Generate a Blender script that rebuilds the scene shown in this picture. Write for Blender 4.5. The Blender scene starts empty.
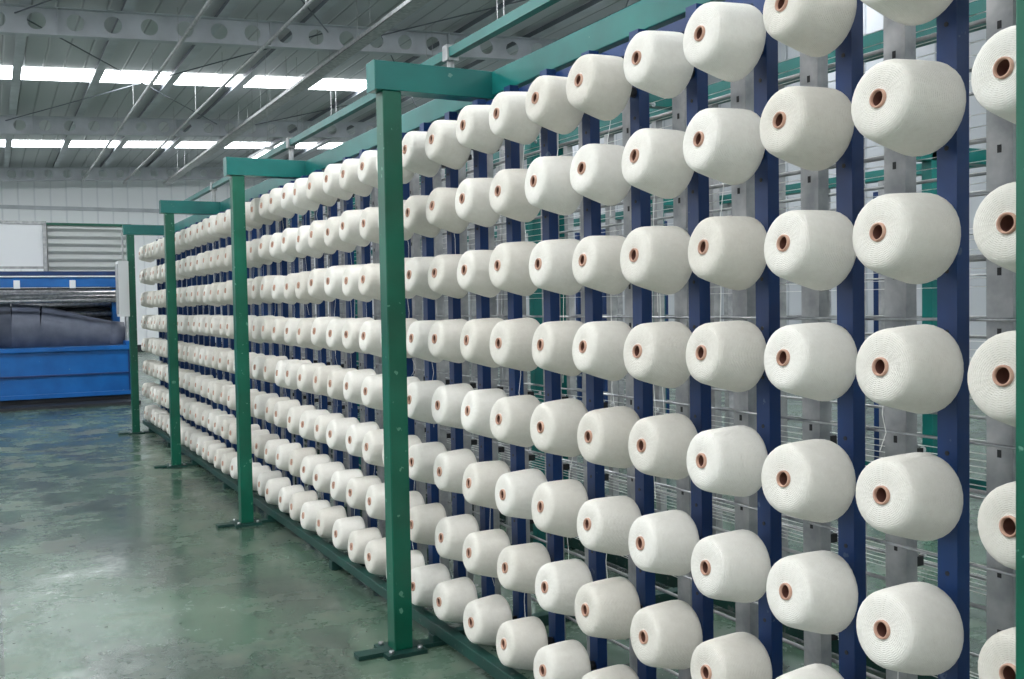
import bpy, math, random
from mathutils import Vector, Matrix
random.seed(7)
scene = bpy.context.scene
scene.view_settings.view_transform = 'Standard'
scene.view_settings.look = 'None'

# ------------------------------------------------------------------ materials
def lin(c):
    return tuple(((v/255)/12.92 if v/255 <= 0.04045 else ((v/255+0.055)/1.055)**2.4) for v in c) + (1.0,)

def base_mat(name, col, rough=0.5, metal=0.0):
    m = bpy.data.materials.new(name); m.use_nodes = True
    b = m.node_tree.nodes["Principled BSDF"]
    b.inputs["Base Color"].default_value = lin(col)
    b.inputs["Roughness"].default_value = rough
    b.inputs["Metallic"].default_value = metal
    return m, m.node_tree.nodes, m.node_tree.links, b

def noise_mat(name, c1, c2, rough=0.5, metal=0.0, scale=6.0, lo=0.35, hi=0.7, bump=0.0, stretch=(1,1,1), detail=6, coord="Object"):
    m, N, L, b = base_mat(name, c1, rough, metal)
    tc = N.new("ShaderNodeTexCoord"); mp = N.new("ShaderNodeMapping")
    mp.inputs["Scale"].default_value = stretch
    nz = N.new("ShaderNodeTexNoise"); nz.inputs["Scale"].default_value = scale; nz.inputs["Detail"].default_value = detail
    cr = N.new("ShaderNodeValToRGB")
    cr.color_ramp.elements[0].position = lo; cr.color_ramp.elements[0].color = lin(c1)
    cr.color_ramp.elements[1].position = hi; cr.color_ramp.elements[1].color = lin(c2)
    L.new(tc.outputs[coord], mp.inputs["Vector"]); L.new(mp.outputs[0], nz.inputs["Vector"])
    L.new(nz.outputs["Fac"], cr.inputs["Fac"]); L.new(cr.outputs["Color"], b.inputs["Base Color"])
    if bump:
        bp = N.new("ShaderNodeBump"); bp.inputs["Strength"].default_value = bump; bp.inputs["Distance"].default_value = 0.01
        L.new(nz.outputs["Fac"], bp.inputs["Height"]); L.new(bp.outputs[0], b.inputs["Normal"])
    return m

def paint_mat(name, c1, c2, chip, rough=0.35, chip_at=0.72):
    """painted steel: slow tone drift + a few chips"""
    m, N, L, b = base_mat(name, c1, rough)
    tc = N.new("ShaderNodeTexCoord")
    n1 = N.new("ShaderNodeTexNoise"); n1.inputs["Scale"].default_value = 3; n1.inputs["Detail"].default_value = 5
    n2 = N.new("ShaderNodeTexNoise"); n2.inputs["Scale"].default_value = 22; n2.inputs["Detail"].default_value = 3
    for n in (n1, n2): L.new(tc.outputs["Object"], n.inputs["Vector"])
    r1 = N.new("ShaderNodeValToRGB"); r1.color_ramp.elements[0].position = .35; r1.color_ramp.elements[1].position = .68
    r1.color_ramp.elements[0].color = lin(c1); r1.color_ramp.elements[1].color = lin(c2)
    r2 = N.new("ShaderNodeValToRGB"); r2.color_ramp.elements[0].position = chip_at; r2.color_ramp.elements[1].position = chip_at+.02
    mx = N.new("ShaderNodeMix"); mx.data_type = 'RGBA'
    L.new(n1.outputs["Fac"], r1.inputs[0]); L.new(n2.outputs["Fac"], r2.inputs[0])
    L.new(r2.outputs[0], mx.inputs[0]); L.new(r1.outputs[0], mx.inputs[6]); mx.inputs[7].default_value = lin(chip)
    L.new(mx.outputs[2], b.inputs["Base Color"])
    return m

GREEN = paint_mat("green_paint", (0,80,60), (2,98,76), (90,140,120), .35, .68)
TEAL = paint_mat("teal_paint", (4,96,92), (12,116,110), (100,140,130), .35, .74)
DKGREEN = paint_mat("dark_green_paint", (10,48,44), (18,68,60), (80,90,86), .5, .66)
BLUE = paint_mat("blue_paint", (6,42,90), (12,56,112), (70,90,120), .4)
MBLUE = paint_mat("machine_blue_paint", (2,84,152), (10,100,175), (90,130,170), .35)
GALV = noise_mat("galvanised_steel", (148,150,152), (188,188,188), .45, .3, 14)
STEEL = noise_mat("brushed_steel", (150,152,155), (195,195,198), .3, .8, 20)
DARK = base_mat("black_plastic", (28,28,32), .45)[0]
PLINTH = base_mat("dark_plinth", (34,38,44), .6)[0]
SLATE = noise_mat("slate_fabric", (72,78,94), (94,100,116), .55, 0, 5)
WHITEP = base_mat("white_enamel", (226,228,230), .4)[0]
LOUV = base_mat("louvre_grey_green", (196,200,198), .5)[0]
TUBE = noise_mat("paper_tube", (184,142,122), (206,168,148), .8, 0, 30)
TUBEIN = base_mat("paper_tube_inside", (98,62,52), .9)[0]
THREAD = base_mat("white_thread", (235,235,232), .9)[0]

# yarn (UV: u around, v along the profile)
def yarn_material():
    m, N, L, b = base_mat("cotton_yarn", (236,232,222), .95)
    uv = N.new("ShaderNodeUVMap"); uv.uv_map = "UVMap"
    sep = N.new("ShaderNodeSeparateXYZ"); L.new(uv.outputs[0], sep.inputs[0])
    def wav(ku, kv):
        a = N.new("ShaderNodeMath"); a.operation = 'MULTIPLY'; a.inputs[1].default_value = ku*2*math.pi; L.new(sep.outputs[0], a.inputs[0])
        c = N.new("ShaderNodeMath"); c.operation = 'MULTIPLY_ADD'; c.inputs[1].default_value = kv*2*math.pi; L.new(sep.outputs[1], c.inputs[0]); L.new(a.outputs[0], c.inputs[2])
        s = N.new("ShaderNodeMath"); s.operation = 'SINE'; L.new(c.outputs[0], s.inputs[0]); return s
    s1, s2 = wav(12, 56), wav(-12, 56)
    ad = N.new("ShaderNodeMath"); ad.operation = 'MAXIMUM'; L.new(s1.outputs[0], ad.inputs[0]); L.new(s2.outputs[0], ad.inputs[1])
    tc = N.new("ShaderNodeTexCoord")
    nz = N.new("ShaderNodeTexNoise"); nz.inputs["Scale"].default_value = 50; nz.inputs["Detail"].default_value = 9; nz.inputs["Roughness"].default_value = .75
    L.new(tc.outputs["Object"], nz.inputs["Vector"])
    sm = N.new("ShaderNodeMath"); sm.operation = 'MULTIPLY_ADD'; sm.inputs[1].default_value = .18; L.new(ad.outputs[0], sm.inputs[0]); L.new(nz.outputs["Fac"], sm.inputs[2])
    bp = N.new("ShaderNodeBump"); bp.inputs["Strength"].default_value = .7; bp.inputs["Distance"].default_value = .0035
    L.new(sm.outputs[0], bp.inputs["Height"]); L.new(bp.outputs[0], b.inputs["Normal"])
    at = N.new("ShaderNodeAttribute"); at.attribute_name = "tint"
    cr = N.new("ShaderNodeValToRGB")
    cr.color_ramp.elements[0].color = lin((217,212,202)); cr.color_ramp.elements[1].color = lin((238,235,228))
    mx = N.new("ShaderNodeMath"); mx.operation = 'MULTIPLY_ADD'; mx.inputs[1].default_value = 1.1
    sb = N.new("ShaderNodeMath"); sb.operation = 'SUBTRACT'; sb.inputs[1].default_value = .5
    L.new(nz.outputs["Fac"], sb.inputs[0]); L.new(sb.outputs[0], mx.inputs[0]); L.new(at.outputs["Fac"], mx.inputs[2])
    L.new(mx.outputs[0], cr.inputs[0]); L.new(cr.outputs[0], b.inputs["Base Color"])
    b.inputs["Sheen Weight"].default_value = .1
    b.inputs["Specular IOR Level"].default_value = .1
    return m
YARN = yarn_material()

def floor_material():
    m, N, L, b = base_mat("painted_concrete_floor", (110,130,120), .3)
    tc = N.new("ShaderNodeTexCoord")
    n1 = N.new("ShaderNodeTexNoise"); n1.inputs["Scale"].default_value = .55; n1.inputs["Detail"].default_value = 8; n1.inputs["Roughness"].default_value = .62
    n2 = N.new("ShaderNodeTexNoise"); n2.inputs["Scale"].default_value = 2.0; n2.inputs["Detail"].default_value = 10; n2.inputs["Roughness"].default_value = .72
    n3 = N.new("ShaderNodeTexNoise"); n3.inputs["Scale"].default_value = 30; n3.inputs["Detail"].default_value = 4
    n4 = N.new("ShaderNodeTexNoise"); n4.inputs["Scale"].default_value = 1.1; n4.inputs["Detail"].default_value = 7; n4.inputs["Roughness"].default_value = .6
    mp4 = N.new("ShaderNodeMapping"); mp4.inputs["Location"].default_value = (7.3,2.1,0); mp4.inputs["Scale"].default_value = (1.6,.7,1)
    L.new(tc.outputs["Object"], mp4.inputs[0]); L.new(mp4.outputs[0], n4.inputs["Vector"])
    for n in (n1, n2, n3): L.new(tc.outputs["Object"], n.inputs["Vector"])
    def ramp(src, p0, c0, p1, c1):
        r = N.new("ShaderNodeValToRGB"); e = r.color_ramp.elements
        e[0].position = p0; e[0].color = c0; e[1].position = p1; e[1].color = c1
        L.new(src, r.inputs[0]); return r.outputs[0]
    def mix(fac, a, c):
        x = N.new("ShaderNodeMix"); x.data_type = 'RGBA'; L.new(fac, x.inputs[0]); L.new(a, x.inputs[6]); x.inputs[7].default_value = c
        return x.outputs[2]
    col = ramp(n1.outputs["Fac"], .4, lin((64,88,74)), .6, lin((92,114,98)))
    col = mix(ramp(n4.outputs["Fac"], .48, (0,0,0,1), .58, (.7,.7,.7,1)), col, lin((60,70,66)))       # worn dark traffic
    col = mix(ramp(n2.outputs["Fac"], .54, (0,0,0,1), .64, (.45,.45,.45,1)), col, lin((126,130,116)))     # bare concrete
    col = mix(ramp(n3.outputs["Fac"], .66, (0,0,0,1), .71, (.5,.5,.5,1)), col, lin((48,58,50)))
    br = N.new("ShaderNodeTexBrick"); br.offset = 0; br.inputs["Scale"].default_value = 1
    br.inputs["Brick Width"].default_value = 3.4; br.inputs["Row Height"].default_value = 3.4
    br.inputs["Mortar Size"].default_value = .01; br.inputs["Mortar Smooth"].default_value = .1
    L.new(tc.outputs["Object"], br.inputs["Vector"])
    mj = N.new("ShaderNodeMath"); mj.operation = 'MULTIPLY'; mj.inputs[1].default_value = .6; L.new(br.outputs["Fac"], mj.inputs[0])
    col = mix(mj.outputs[0], col, lin((40,50,46)))
    L.new(col, b.inputs["Base Color"])
    rr = N.new("ShaderNodeMapRange"); rr.inputs[1].default_value = .35; rr.inputs[2].default_value = .65
    rr.inputs[3].default_value = .09; rr.inputs[4].default_value = .4
    L.new(n2.outputs["Fac"], rr.inputs[0]); L.new(rr.outputs[0], b.inputs["Roughness"])
    b.inputs["Specular IOR Level"].default_value = .5
    bp = N.new("ShaderNodeBump"); bp.inputs["Strength"].default_value = .04; bp.inputs["Distance"].default_value = .01
    L.new(n2.outputs["Fac"], bp.inputs["Height"]); L.new(bp.outputs[0], b.inputs["Normal"])
    return m
FLOOR = floor_material()

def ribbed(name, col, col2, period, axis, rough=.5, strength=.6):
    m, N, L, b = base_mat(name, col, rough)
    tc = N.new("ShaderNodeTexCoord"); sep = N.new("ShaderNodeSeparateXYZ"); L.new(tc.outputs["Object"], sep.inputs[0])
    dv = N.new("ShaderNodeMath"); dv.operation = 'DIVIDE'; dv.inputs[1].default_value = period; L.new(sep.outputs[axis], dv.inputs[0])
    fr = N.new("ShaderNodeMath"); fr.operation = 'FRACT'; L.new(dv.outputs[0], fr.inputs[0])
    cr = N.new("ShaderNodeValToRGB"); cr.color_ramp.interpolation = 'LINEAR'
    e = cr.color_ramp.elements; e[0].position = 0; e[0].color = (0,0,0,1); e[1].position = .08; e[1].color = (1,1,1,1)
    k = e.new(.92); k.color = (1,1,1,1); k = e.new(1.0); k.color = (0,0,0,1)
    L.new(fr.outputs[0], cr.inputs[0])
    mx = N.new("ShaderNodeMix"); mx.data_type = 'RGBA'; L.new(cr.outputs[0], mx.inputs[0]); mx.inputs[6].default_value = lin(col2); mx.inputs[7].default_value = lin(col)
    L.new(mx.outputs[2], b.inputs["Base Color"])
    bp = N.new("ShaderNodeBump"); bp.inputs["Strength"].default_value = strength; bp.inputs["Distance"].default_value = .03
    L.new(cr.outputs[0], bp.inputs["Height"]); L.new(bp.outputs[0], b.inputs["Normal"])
    return m
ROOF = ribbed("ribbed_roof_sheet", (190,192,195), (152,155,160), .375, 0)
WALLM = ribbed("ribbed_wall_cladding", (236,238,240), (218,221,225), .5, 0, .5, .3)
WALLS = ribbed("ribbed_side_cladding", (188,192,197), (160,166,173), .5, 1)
BEAMM = noise_mat("grey_painted_steel", (172,176,181), (194,198,203), .5, 0, 2)
PURL = noise_mat("purlin_steel", (92,98,106), (116,122,130), .5, .2, 2)

def emit(name, col, s):
    m = bpy.data.materials.new(name); m.use_nodes = True
    N = m.node_tree.nodes; N.clear()
    e = N.new("ShaderNodeEmission"); e.inputs[0].default_value = col; e.inputs[1].default_value = s
    o = N.new("ShaderNodeOutputMaterial"); m.node_tree.links.new(e.outputs[0], o.inputs[0]); return m
DAY = emit("daylight_panel", (.94,.975,1,1), 12.5)
FILLWIN = emit("window_daylight", (.94,.975,1,1), 4.0)
LAMP = emit("fluorescent_tube", (1,.98,.96,1), 14)

# ------------------------------------------------------------------ mesh builder
class MB:
    def __init__(s): s.v=[]; s.f=[]; s.m=[]; s.mats=[]; s.sm=[]
    def mi(s, mat):
        if mat not in s.mats: s.mats.append(mat)
        return s.mats.index(mat)
    def box(s, x0,x1,y0,y1,z0,z1, mat, shear=0.0):
        i=len(s.v); k=s.mi(mat)
        for z in (z0,z1):
            for (x,y) in ((x0,y0),(x1,y0),(x1,y1),(x0,y1)):
                s.v.append((x,y,z+shear*x))
        for f in ((0,3,2,1),(4,5,6,7),(0,1,5,4),(1,2,6,5),(2,3,7,6),(3,0,4,7)):
            s.f.append(tuple(i+a for a in f)); s.m.append(k); s.sm.append(False)
    def tube(s, p0, p1, r, mat, n=10, r1=None, cap=True):
        p0=Vector(p0); p1=Vector(p1); d=(p1-p0).normalized(); r1 = r if r1 is None else r1
        a=d.orthogonal().normalized(); b=d.cross(a); i=len(s.v); k=s.mi(mat)
        for (p,rr) in ((p0,r),(p1,r1)):
            for j in range(n):
                t=2*math.pi*j/n; s.v.append(tuple(p+a*math.cos(t)*rr+b*math.sin(t)*rr))
        for j in range(n):
            j2=(j+1)%n; s.f.append((i+j,i+j2,i+n+j2,i+n+j)); s.m.append(k); s.sm.append(n>5)
        if cap:
            s.f.append(tuple(i+j for j in reversed(range(n)))); s.m.append(k); s.sm.append(False)
            s.f.append(tuple(i+n+j for j in range(n))); s.m.append(k); s.sm.append(False)
    def quad(s, pts, mat):
        i=len(s.v); s.v += [tuple(p) for p in pts]; s.f.append(tuple(range(i,i+len(pts)))); s.m.append(s.mi(mat)); s.sm.append(False)
    def build(s, name, parent=None, bevel=0):
        me=bpy.data.meshes.new(name); me.from_pydata(s.v,[],s.f)
        for m in s.mats: me.materials.append(m)
        me.polygons.foreach_set("material_index", s.m); me.polygons.foreach_set("use_smooth", s.sm); me.update()
        o=bpy.data.objects.new(name, me); scene.collection.objects.link(o)
        if parent: o.parent=parent
        if bevel:
            md=o.modifiers.new("bevel",'BEVEL'); md.width=bevel; md.segments=2; md.limit_method='ANGLE'
        return o
def empty(name, loc=(0,0,0)):
    e=bpy.data.objects.new(name,None); scene.collection.objects.link(e); return e

# ------------------------------------------------------------------ layout constants (metres)
H=1.495
XC=1.674; XP=1.532; XBL=1.90; XG=2.06; XB=2.05
ROWS=[H+.002+(2.48-i)*.2825 for i in range(8)]
CT0=1.219; CDT=.2988
COLS=[CT0+CDT*k for k in range(-4,41)]
PY=[1.03]+[4.03+2.93*k for k in range(0,4)]
PY=[PY[0]-2.93]+PY
Y0=COLS[0]-.25; Y1=COLS[-1]+.25
TOP=2.52

# ------------------------------------------------------------------ yarn cones
prof=[(.050,.0001,2),(.050,.0150,2),(.004,.0155,1),(-.003,.0165,1),(-.002,.0200,1),(.004,.0204,0),
      (.0015,.027,0),(.000,.045,0),(.0008,.062,0),(.0035,.0715,0),(.009,.0780,0),(.017,.0820,0),(.030,.0852,0),(.060,.0902,0),
      (.095,.0955,0),(.120,.0988,0),(.132,.0995,0),(.141,.0975,0),(.147,.0920,0),(.149,.080,0),(.146,.030,0),(.146,.0001,0)]
NS=32
def build_cones():
    V=[];F=[];M=[];UV=[];T=[]
    tau0=math.radians(6.5)
    vv=[0]
    for a,b in zip(prof[:-1],prof[1:]): vv.append(vv[-1]+math.hypot(b[0]-a[0],b[1]-a[1]))
    vv=[v/.25 for v in vv]
    cs=[(math.cos(2*math.pi*j/NS),math.sin(2*math.pi*j/NS)) for j in range(NS)]
    for cy in COLS:
        for z in ROWS:
            tau=tau0+math.radians(random.uniform(-2.2,2.2)); yaw=math.radians(random.uniform(-3,3))
            d=Vector((math.cos(tau)*math.cos(yaw), math.sin(yaw), -math.sin(tau)))
            a=Vector((0,1,0)); a=(a-d*a.dot(d)).normalized(); b=d.cross(a)
            o=Vector((XC+random.uniform(-.010,.008), cy+random.uniform(-.006,.006), z+random.uniform(-.006,.006)))
            rs=random.uniform(.96,1.035); ls=random.uniform(.95,1.04); tint=random.uniform(.1,.95)
            ph=random.random()*6.28; wob=random.uniform(0,.009)
            i0=len(V)
            for (ax,r,mt) in prof:
                rr=r*(rs if r>.03 else 1)
                for j,(c,s_) in enumerate(cs):
                    q=rr*(1+(wob*math.sin(2*2*math.pi*j/NS+ph) if r>.03 else 0))
                    p=o+d*(ax*ls)+a*(c*q)+b*(s_*q); V.append((p.x,p.y,p.z)); T.append(tint)
            for k in range(len(prof)-1):
                mt=prof[k][2]
                for j in range(NS):
                    j2=(j+1)%NS
                    F.append((i0+k*NS+j, i0+(k+1)*NS+j, i0+(k+1)*NS+j2, i0+k*NS+j2)); M.append(mt)
                    u0=j/NS; u1=(j+1)/NS
                    UV += [u0,vv[k],u0,vv[k+1],u1,vv[k+1],u1,vv[k]]
    me=bpy.data.meshes.new("yarn_cones"); me.from_pydata(V,[],F)
    for m in (YARN,TUBE,TUBEIN): me.materials.append(m)
    me.polygons.foreach_set("material_index",M); me.polygons.foreach_set("use_smooth",[True]*len(F))
    uv=me.uv_layers.new(name="UVMap"); uv.data.foreach_set("uv",UV)
    at=me.attributes.new("tint",'FLOAT','POINT'); at.data.foreach_set("value",T)
    me.update()
    o=bpy.data.objects.new("yarn_cones",me); scene.collection.objects.link(o); return o
build_cones()

# ------------------------------------------------------------------ creel frame
creel=empty("yarn_creel")
for n,py in enumerate(PY):
    b=MB(); w=.042
    b.box(XP-w,XP+w,py-w,py+w,.018,TOP-.12,GREEN)
    b.build("post_%d"%(n+1),creel,.004)
    b=MB()
    b.box(XP-.075,XB+.0,py-.05,py+.05,TOP-.12,TOP,TEAL)
    b.box(XP-.079,XP-.075,py-.052,py+.052,TOP-.123,TOP+.002,TEAL)
    b.build("arm_%d"%(n+1),creel,.004)
    b=MB()
    b.box(XP-.2,XB+.05,py-.035,py+.035,.003,.02,DKGREEN)
    b.box(XP-.09,XP+.09,py-.09,py+.09,0,.018,DKGREEN)
    for sx in (-.065,.065):
        for sy in (-.065,.065):
            b.tube((XP+sx,py+sy,.018),(XP+sx,py+sy,.032),.011,STEEL,6)
    b.build("foot_%d"%(n+1),creel)
b=MB()
b.box(XB-.05,XB+.04,Y0,Y1,TOP-.105,TOP,TEAL)
b.build("top_beam",creel,.004)
b=MB()
b.box(XB-.02,XB+.02,Y0,Y1,2.705,2.75,TEAL)
for py in PY:
    b.tube((XB,py+.5,TOP),(XB,py+.5,2.71),.02,GALV,8)
    b.box(XB-.03,XB+.03,py+.47,py+.53,2.69,2.765,GALV)
b.tube((XB+.035,Y0,2.77),(XB+.035,Y1,2.77),.012,GALV,8)
b.build("upper_cable_rail",creel)
b=MB()
b.box(XC+.01,XC+.06,Y0,Y1,.05,.10,DKGREEN)
b.box(XB-.03,XB+.03,Y0,Y1,.02,.08,DKGREEN)
for py in PY+[p+1.46 for p in PY[:-1]]:
    b.box(XC+.0,3.16,py-.03,py+.03,.0,.05,DKGREEN)
b.build("base_rail",creel,.003)
b=MB()
UT=2.372
for cy in COLS:
    b.box(XBL-.02,XBL+.02,cy-.026,cy+.026,.045,UT,BLUE)
    b.box(XBL+.02,XB+.02,cy-.02,cy+.02,.045,.085,BLUE)
    for i in range(16):
        z=.2+i*.135
        b.tube((XBL-.0215,cy,z),(XBL-.0195,cy,z),.006,DARK,6)
b.box(XBL+.02,XB-.02,Y0,Y1,UT-.05,UT-.01,BLUE)
b.build("blue_uprights",creel)
b=MB()
for cy in COLS:
    y=cy
    b.box(XG-.004,XG,y-.034,y+.034,.06,TOP-.105,GALV)
    b.box(XG,XG+.035,y-.034,y-.030,.06,TOP-.105,GALV)
    b.box(XG,XG+.035,y+.030,y+.034,.06,TOP-.105,GALV)
    for i in range(15):
        z=.28+i*.14
        b.box(XG-.0055,XG-.004,y-.005,y+.005,z,z+.018,DARK)
b.build("galvanised_channels",creel)
b=MB()
st=math.sin(math.radians(6.5))
for cy in COLS:
    for z in ROWS:
        b.tube((XC+.14,cy,z-.14*st),(XBL-.01,cy,z-.24*st),.010,GALV,8)
        b.tube((XBL-.045,cy,z-.2*st),(XBL-.015,cy,z-.23*st),.017,DARK,8)
b.build("cone_pins",creel)
b=MB()
for z in ROWS:
    b.tube((XG+.06,Y0,z-.05),(XG+.06,Y1,z-.05),.006,GALV,6)
    b.tube((XB-.06,Y0,z+.09),(XB-.06,Y1,z+.09),.004,STEEL,6)
b.build("cross_rods",creel)
b=MB()
for cy in COLS:
    for z in ROWS:
        b.box(XG+.036,XG+.075,cy-.02,cy+.02,z+.01,z+.035,DARK)
        b.tube((XG+.055,cy,z+.035),(XG+.055,cy,z+.043),.017,STEEL,10)
        b.tube((XG+.075,cy,z+.02),(XG+.13,cy+.03,z+.02),.0025,STEEL,5)
        b.tube((XG+.13,cy+.03,z+.02),(XG+.136,cy+.03,z+.02),.008,WHITEP,8)
b.build("yarn_tensioners",creel)
b=MB()
y=Y0
while y<Y1:
    b.box(3.08,3.12,y-.02,y+.02,.05,TOP-.09,GALV)
    b.box(2.72,2.75,y+.13,y+.16,.05,TOP-.09,GALV)
    y+=.45
for py in PY:
    b.box(3.06,3.14,py+1.2,py+1.28,.0,TOP,TEAL)
    b.box(XB+.05,3.14,py-.03,py+.03,TOP-.08,TOP-.02,TEAL)
    b.box(2.55,2.60,py+.6,py+.65,.05,TOP-.06,TEAL)
b.box(3.07,3.13,Y0,Y1,TOP-.09,TOP,TEAL)
b.box(3.07,3.13,Y0,Y1,.02,.09,DKGREEN)
b.box(3.09,3.11,Y0,Y1,.80,.84,TEAL)
for z in ROWS:
    b.tube((3.06,Y0,z),(3.06,Y1,z),.006,GALV,6)
b.build("rear_frame",creel)
b=MB()
for i,z in enumerate(ROWS):
    for j in range(7):
        xx=XG+.136+.035*j; zz=z+.03-.024*j
        b.tube((xx,Y0,zz),(xx,Y1,zz),.0015,THREAD,4,cap=False)
# loose yarn tails hanging from some cones
for cy in COLS:
    for z in ROWS:
        if random.random()<.35:
            xa=XBL-.05; ya=cy+random.uniform(-.04,.04)+.13; pts=[(xa,ya,z)]; l=random.uniform(.2,.5)
            for q in range(1,6):
                pts.append((xa+random.uniform(-.008,.008),ya+random.uniform(-.012,.012),max(.06,z-l*q/5)))
            for p,q in zip(pts[:-1],pts[1:]): b.tube(p,q,.0011,THREAD,4,cap=False)
b.build("yarn_threads",creel)
b=MB()
b.box(XP-.16,XP-.045,PY[-1]-.14,PY[-1]+.14,1.42,2.08,WHITEP)
b.box(XP-.167,XP-.16,PY[-1]-.12,PY[-1]+.12,1.45,2.05,GALV)
b.tube((XP-.09,PY[-1],2.08),(XP-.09,PY[-1],TOP-.1),.012,GALV,8)
b.build("switch_box",creel,.004)

# ------------------------------------------------------------------ warping machine at the far left
wm=empty("warping_machine")
MX0,MX1=-6.0,2.0; MY=17.3
b=MB()
b.box(MX0,MX1+.1,MY+.05,MY+2.0,0,.13,PLINTH)
b.box(MX0,MX1+.1,MY-.45,MY+.05,0,.05,PLINTH)
b.build("plinth",wm)
b=MB()
b.box(MX0,MX1,MY,MY+.5,.13,.86,MBLUE)
b.box(MX0,MX1,MY-.05,MY+.5,.86,.93,MBLUE)
b.box(MX0,MX1,MY-.03,MY,.13,.2,MBLUE)
b.box(MX0,MX1,MY-.025,MY,.47,.50,BLUE)
x=MX0
while x<MX1: b.box(x,x+.03,MY-.02,MY,.2,.86,BLUE); x+=2.66
b.build("blue_trough",wm,.006)
b=MB()
seg=[(MX0,1.22,.41),(.3,1.22,.41),(.7,1.20,.40),(1.05,1.15,.36),(1.4,1.10,.31),(1.75,1.06,.27),(1.98,1.05,.25)]
for (xa,za,ra),(xb,zb,rb) in zip(seg[:-1],seg[1:]):
    b.tube((xa,MY+.55,za),(xb,MY+.55,zb),ra,SLATE,36,r1=rb,cap=(xb>1.9 or xa<-5))
b.tube((1.9,MY+.55,1.06),(2.06,MY+.55,1.06),.05,STEEL,14)
b.build("dark_fabric_roll",wm)
b=MB()
for (dy,z,r) in ((.1,1.66,.03),(.3,1.71,.045),(.6,1.77,.06),(.9,1.70,.06),(1.1,1.83,.045),(1.15,1.6,.05),(1.1,1.45,.05)):
    b.tube((MX0,MY+dy,z),(MX1-.05,MY+dy,z),r,STEEL,18)
b.box(MX0,MX1,MY+1.2,MY+1.25,1.0,1.7,PLINTH)
b.build("steel_rollers",wm)
b=MB()
b.box(MX0,MX1-.05,MY+.15,MY+.27,1.88,2.04,MBLUE)
b.box(MX0,MX1-.05,MY+.12,MY+.3,2.04,2.06,WHITEP)
b.box(MX0,MX1-.05,MY+.9,MY+1.0,2.08,2.16,BLUE)
b.box(MX0,MX1-.05,MY+.12,MY+.15,1.84,1.87,PLINTH)
for x in (MX0,-3,-.6,MX1-.14):
    b.box(x,x+.12,MY+.96,MY+1.3,.13,2.1,MBLUE)
b.box(MX1-.05,MX1+.02,MY+.0,MY+1.0,.93,1.0,MBLUE)
b.box(MX1-.02,MX1+.05,MY+.1,MY+.3,.93,2.0,GALV)
for x in (.35,1.15): # clamps hung on the blue beam
    b.box(x,x+.09,MY+.11,MY+.15,1.86,1.99,WHITEP)
b.build("blue_frame",wm,.005)
b=MB()
b.box(-3,.86,MY+1.4,MY+1.9,2.24,3.0,WHITEP)
b.box(-3,.86,MY+1.38,MY+1.4,2.97,3.02,GALV)
b.box(-3,.86,MY+1.38,MY+1.4,2.22,2.26,GALV)
b.box(.84,.9,MY+1.34,MY+1.4,2.1,3.02,GALV)
b.box(.92,2.22,MY+1.45,MY+1.9,2.1,2.96,LOUV)
z=2.12
while z<2.92:
    b.quad([(.92,MY+1.45,z+.085),(2.22,MY+1.45,z+.085),(2.22,MY+1.38,z+.02),(.92,MY+1.38,z+.02)],LOUV)
    b.quad([(.92,MY+1.38,z+.02),(2.22,MY+1.38,z+.02),(2.22,MY+1.38,z),(.92,MY+1.38,z)],LOUV)
    z+=.13
b.box(2.22,2.26,MY+1.38,MY+1.9,2.08,3.0,GREEN)
b.box(.9,2.26,MY+1.38,MY+1.9,2.96,3.0,GREEN)
for x in (-2.9,0,.9,2.15):
    b.box(x,x+.06,MY+1.6,MY+1.7,.13,2.24,GALV)
b.build("louvred_hood",wm)

# ------------------------------------------------------------------ second creel frame across the next aisle
c2=empty("yarn_creel.001")
b=MB()
for k in range(6):
    yy=1.5+2.93*k
    b.box(5.3,5.38,yy-.04,yy+.04,0,2.45,TEAL)
    b.box(5.2,6.0,yy-.04,yy+.04,2.35,2.45,TEAL)
b.box(5.3,5.38,.5,16.5,.95,1.0,TEAL); b.box(5.96,6.04,.5,16.5,2.37,2.45,TEAL)
b.build("frame",c2,.004)
b=MB()
yy=.6
while yy<16.4:
    b.box(5.97,6.03,yy-.03,yy+.03,.0,2.37,GALV)
    b.box(6.57,6.63,yy-.03,yy+.03,.0,2.37,BLUE); yy+=.6
for z in ROWS: b.tube((5.97,.5,z),(5.97,16.5,z),.007,GALV,6)
b.build("uprights",c2)

# ------------------------------------------------------------------ building shell
XL,XR,YF,YB=-9,14,-7,38
SL=.05
def roofz(x): return 6.50+SL*(x-3)
Z0=6.50-SL*3
b=MB(); b.box(XL-.2,XR+.2,YF-.2,YB+.2,-.2,0,FLOOR); b.build("floor")
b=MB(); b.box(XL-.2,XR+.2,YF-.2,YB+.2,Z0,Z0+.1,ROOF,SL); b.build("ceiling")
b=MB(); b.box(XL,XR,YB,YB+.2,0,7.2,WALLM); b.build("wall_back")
b=MB(); b.box(XL,XR,YF-.2,YF,0,7.2,WALLM); b.build("wall_front")
b=MB(); b.box(XL-.2,XL,YF,YB,0,7.2,WALLS); b.build("wall_left")
b=MB(); b.box(XR,XR+.2,YF,YB,0,7.2,WALLS); b.build("wall_right")
b=MB(); b.box(XL,XR,YB-.03,YB,0,.25,PLINTH); b.build("baseboard_back")
b=MB(); b.box(XL,XR,YB-.06,YB,5.0,5.12,BEAMM); b.build("trim_1")
for n,yy in enumerate((-5.0,4.2,13.4,22.9,32.5)):
    b=MB(); b.box(XL+.4,XR-.4,yy-.55,yy+.55,Z0-.025,Z0-.005,DAY,SL)
    b.build("skylight_%d"%(n+1))
wn=1
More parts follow.
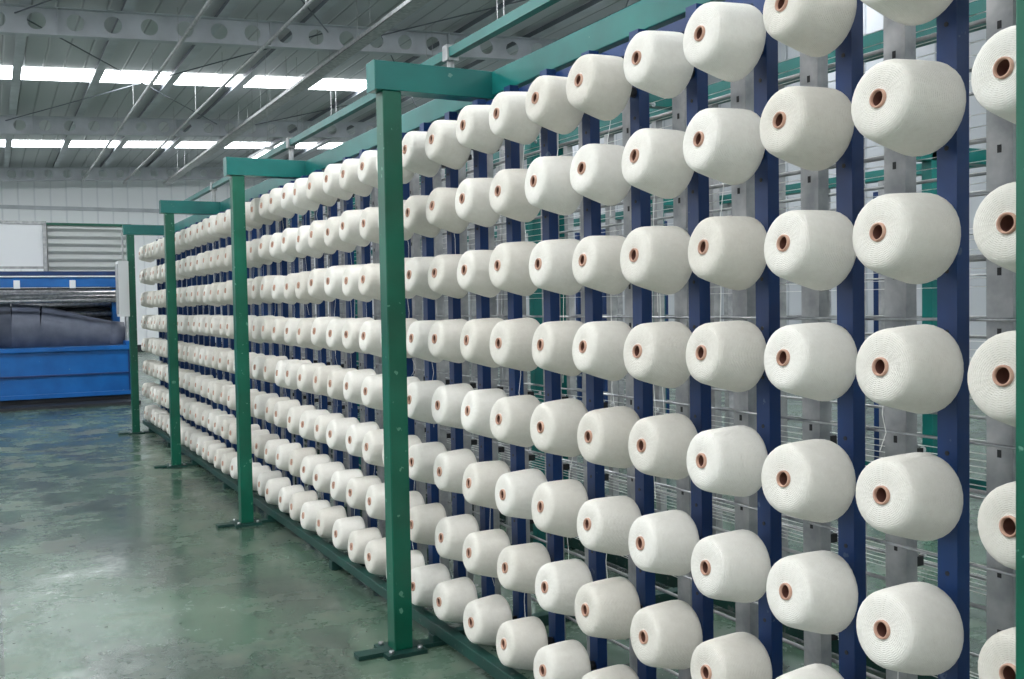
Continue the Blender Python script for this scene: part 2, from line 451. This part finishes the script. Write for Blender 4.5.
for yy in (-3,4.5,12,19.5,27):  # glowing panes added on the unseen left wall to brighten the cone noses
    b=MB(); xs=XL
    b.box(xs,xs+.03,yy-2.6,yy+2.6,2.2,4.0,FILLWIN)
    b.box(xs,xs+.08,yy-2.7,yy+2.7,4.0,4.08,GALV); b.box(xs,xs+.08,yy-2.7,yy+2.7,2.12,2.2,GALV)
    for q in (-2.7,-.9,.9,2.65): b.box(xs,xs+.08,yy+q-.03,yy+q+.03,2.2,4.0,GALV)
    b.build("window_%d"%wn); wn+=1
b=MB(); x=XL+.6
while x<XR:
    b.box(x-.025,x+.025,YF,YB,roofz(x)-.13,roofz(x)-.03,PURL)
    b.box(x-.04,x+.12,YF,YB,roofz(x)-.14,roofz(x)-.13,BEAMM)
    x+=1.5
b.build("roof_purlins")
def cellular(yc):
    b=MB(); hh=.21; pitch=.56; r=.135
    n=int((XR-XL)/pitch)
    def pz(x,dz): return Z0+SL*x-.14-hh+dz
    ca=math.atan2(hh,pitch/2)
    ang=sorted([2*math.pi*i/20 for i in range(20)]+[ca,math.pi-ca,math.pi+ca,2*math.pi-ca])
    for i in range(n):
        cx=XL+pitch*(i+.5); ins=[];out=[]
        for a in ang:
            c,s_=math.cos(a),math.sin(a)
            ins.append((cx+r*c,r*s_))
            t=min((pitch/2)/abs(c) if abs(c)>1e-6 else 9, hh/abs(s_) if abs(s_)>1e-6 else 9)
            out.append((cx+t*c,t*s_))
        for j in range(len(ang)):
            j2=(j+1)%len(ang)
            b.quad([(q[0],yc,pz(q[0],q[1])) for q in (ins[j],out[j],out[j2],ins[j2])],BEAMM)
    b.box(XL,XR,yc-.09,yc+.09,Z0-.14-.015,Z0-.14,BEAMM,SL)
    b.box(XL,XR,yc-.09,yc+.09,Z0-.14-2*hh-.015,Z0-.14-2*hh,BEAMM,SL)
    for i in range(0,n,6):
        cx=XL+pitch*i+.02
        b.box(cx-.01,cx+.01,yc-.085,yc+.085,pz(cx,-hh),pz(cx,hh),BEAMM)
    b.build("roof_beam")
for yc in (-.5,8.3,17.4,27.2,37.0): cellular(yc)
b=MB()
for ya,yb in ((8.3,17.4),(17.4,27.2)):
    for xa in (3.0,9.0):
        b.tube((xa-2.5,ya,roofz(xa-2.5)-.25),(xa+2.5,yb,roofz(xa+2.5)-.25),.012,PURL,6)
        b.tube((xa+2.5,ya,roofz(xa+2.5)-.25),(xa-2.5,yb,roofz(xa-2.5)-.25),.012,PURL,6)
b.build("roof_bracing")
# conduit and cable tray hung along the hall
b=MB(); ya,yb=YF+.3,YB-1.5
for (x,dz) in ((2.9,.66),(4.2,.72),(7.3,.75),(7.42,.75)):
    b.tube((x,ya,roofz(x)-dz),(x,yb,roofz(x)-dz),.03,GALV,10)
    yy=ya+.7
    while yy<yb: b.tube((x,yy,roofz(x)-dz),(x,yy,roofz(x)-.05),.005,GALV,5); yy+=2.9
x=5.6
b.box(x-.12,x+.12,ya,yb,roofz(x)-.8,roofz(x)-.79,GALV)
b.box(x-.12,x-.115,ya,yb,roofz(x)-.8,roofz(x)-.73,GALV)
b.box(x+.115,x+.12,ya,yb,roofz(x)-.8,roofz(x)-.73,GALV)
yy=ya+.5
while yy<yb:
    for q in (-.11,.11): b.tube((x+q,yy,roofz(x)-.79),(x+q,yy,roofz(x)-.05),.005,GALV,5)
    yy+=2.2
b.build("cable_tray")
def batten(x,y,z=4.3,power=45):
    e=empty("fluorescent_lamp")
    b=MB()
    b.box(x-.09,x+.09,y-.75,y+.75,z,z+.06,WHITEP)
    for q in (-.05,.05): b.tube((x+q,y-.7,z-.025),(x+q,y+.7,z-.025),.014,LAMP,8)
    for q in (-.6,.6): b.tube((x,y+q,z+.06),(x,y+q,roofz(x)-.05),.004,GALV,5)
    b.build("fixture",e)
    l=bpy.data.lights.new("tube_light",'AREA'); l.shape='RECTANGLE'; l.size=.3; l.size_y=1.5; l.energy=power; l.color=(1,.985,.96)
    lo=bpy.data.objects.new("tube_light",l); lo.location=(x,y,z-.06); scene.collection.objects.link(lo); lo.parent=e
for (x,y,z) in ((-1.2,-1.5,4.3),(-1.2,2.0,4.3),(-1.2,5.2,4.3),(4.9,2.6,4.3),(5.0,20.5,4.6)):  # last one hangs in view; the others are unseen, added as fill light
    batten(x,y,z)

# ------------------------------------------------------------------ world + camera
w=bpy.data.worlds.new("world"); scene.world=w; w.use_nodes=True
w.node_tree.nodes["Background"].inputs[0].default_value=(.8,.88,1,1); w.node_tree.nodes["Background"].inputs[1].default_value=.6
cam=bpy.data.cameras.new("camera"); cam.sensor_width=36; cam.lens=35.16; cam.clip_start=.05
co=bpy.data.objects.new("camera",cam); scene.collection.objects.link(co); scene.camera=co
th=math.radians(27.56); pt=math.radians(2.06); ro=math.radians(1.0)
fwd=Vector((math.sin(th)*math.cos(pt),math.cos(th)*math.cos(pt),-math.sin(pt)))
R=Vector((math.cos(th),-math.sin(th),0)); Up=R.cross(fwd)
U2=Up*math.cos(ro)+R*math.sin(ro); R2=R*math.cos(ro)-Up*math.sin(ro)
M=Matrix((R2,U2,-fwd)).transposed().to_4x4(); M.translation=Vector((0,0,H)); co.matrix_world=M
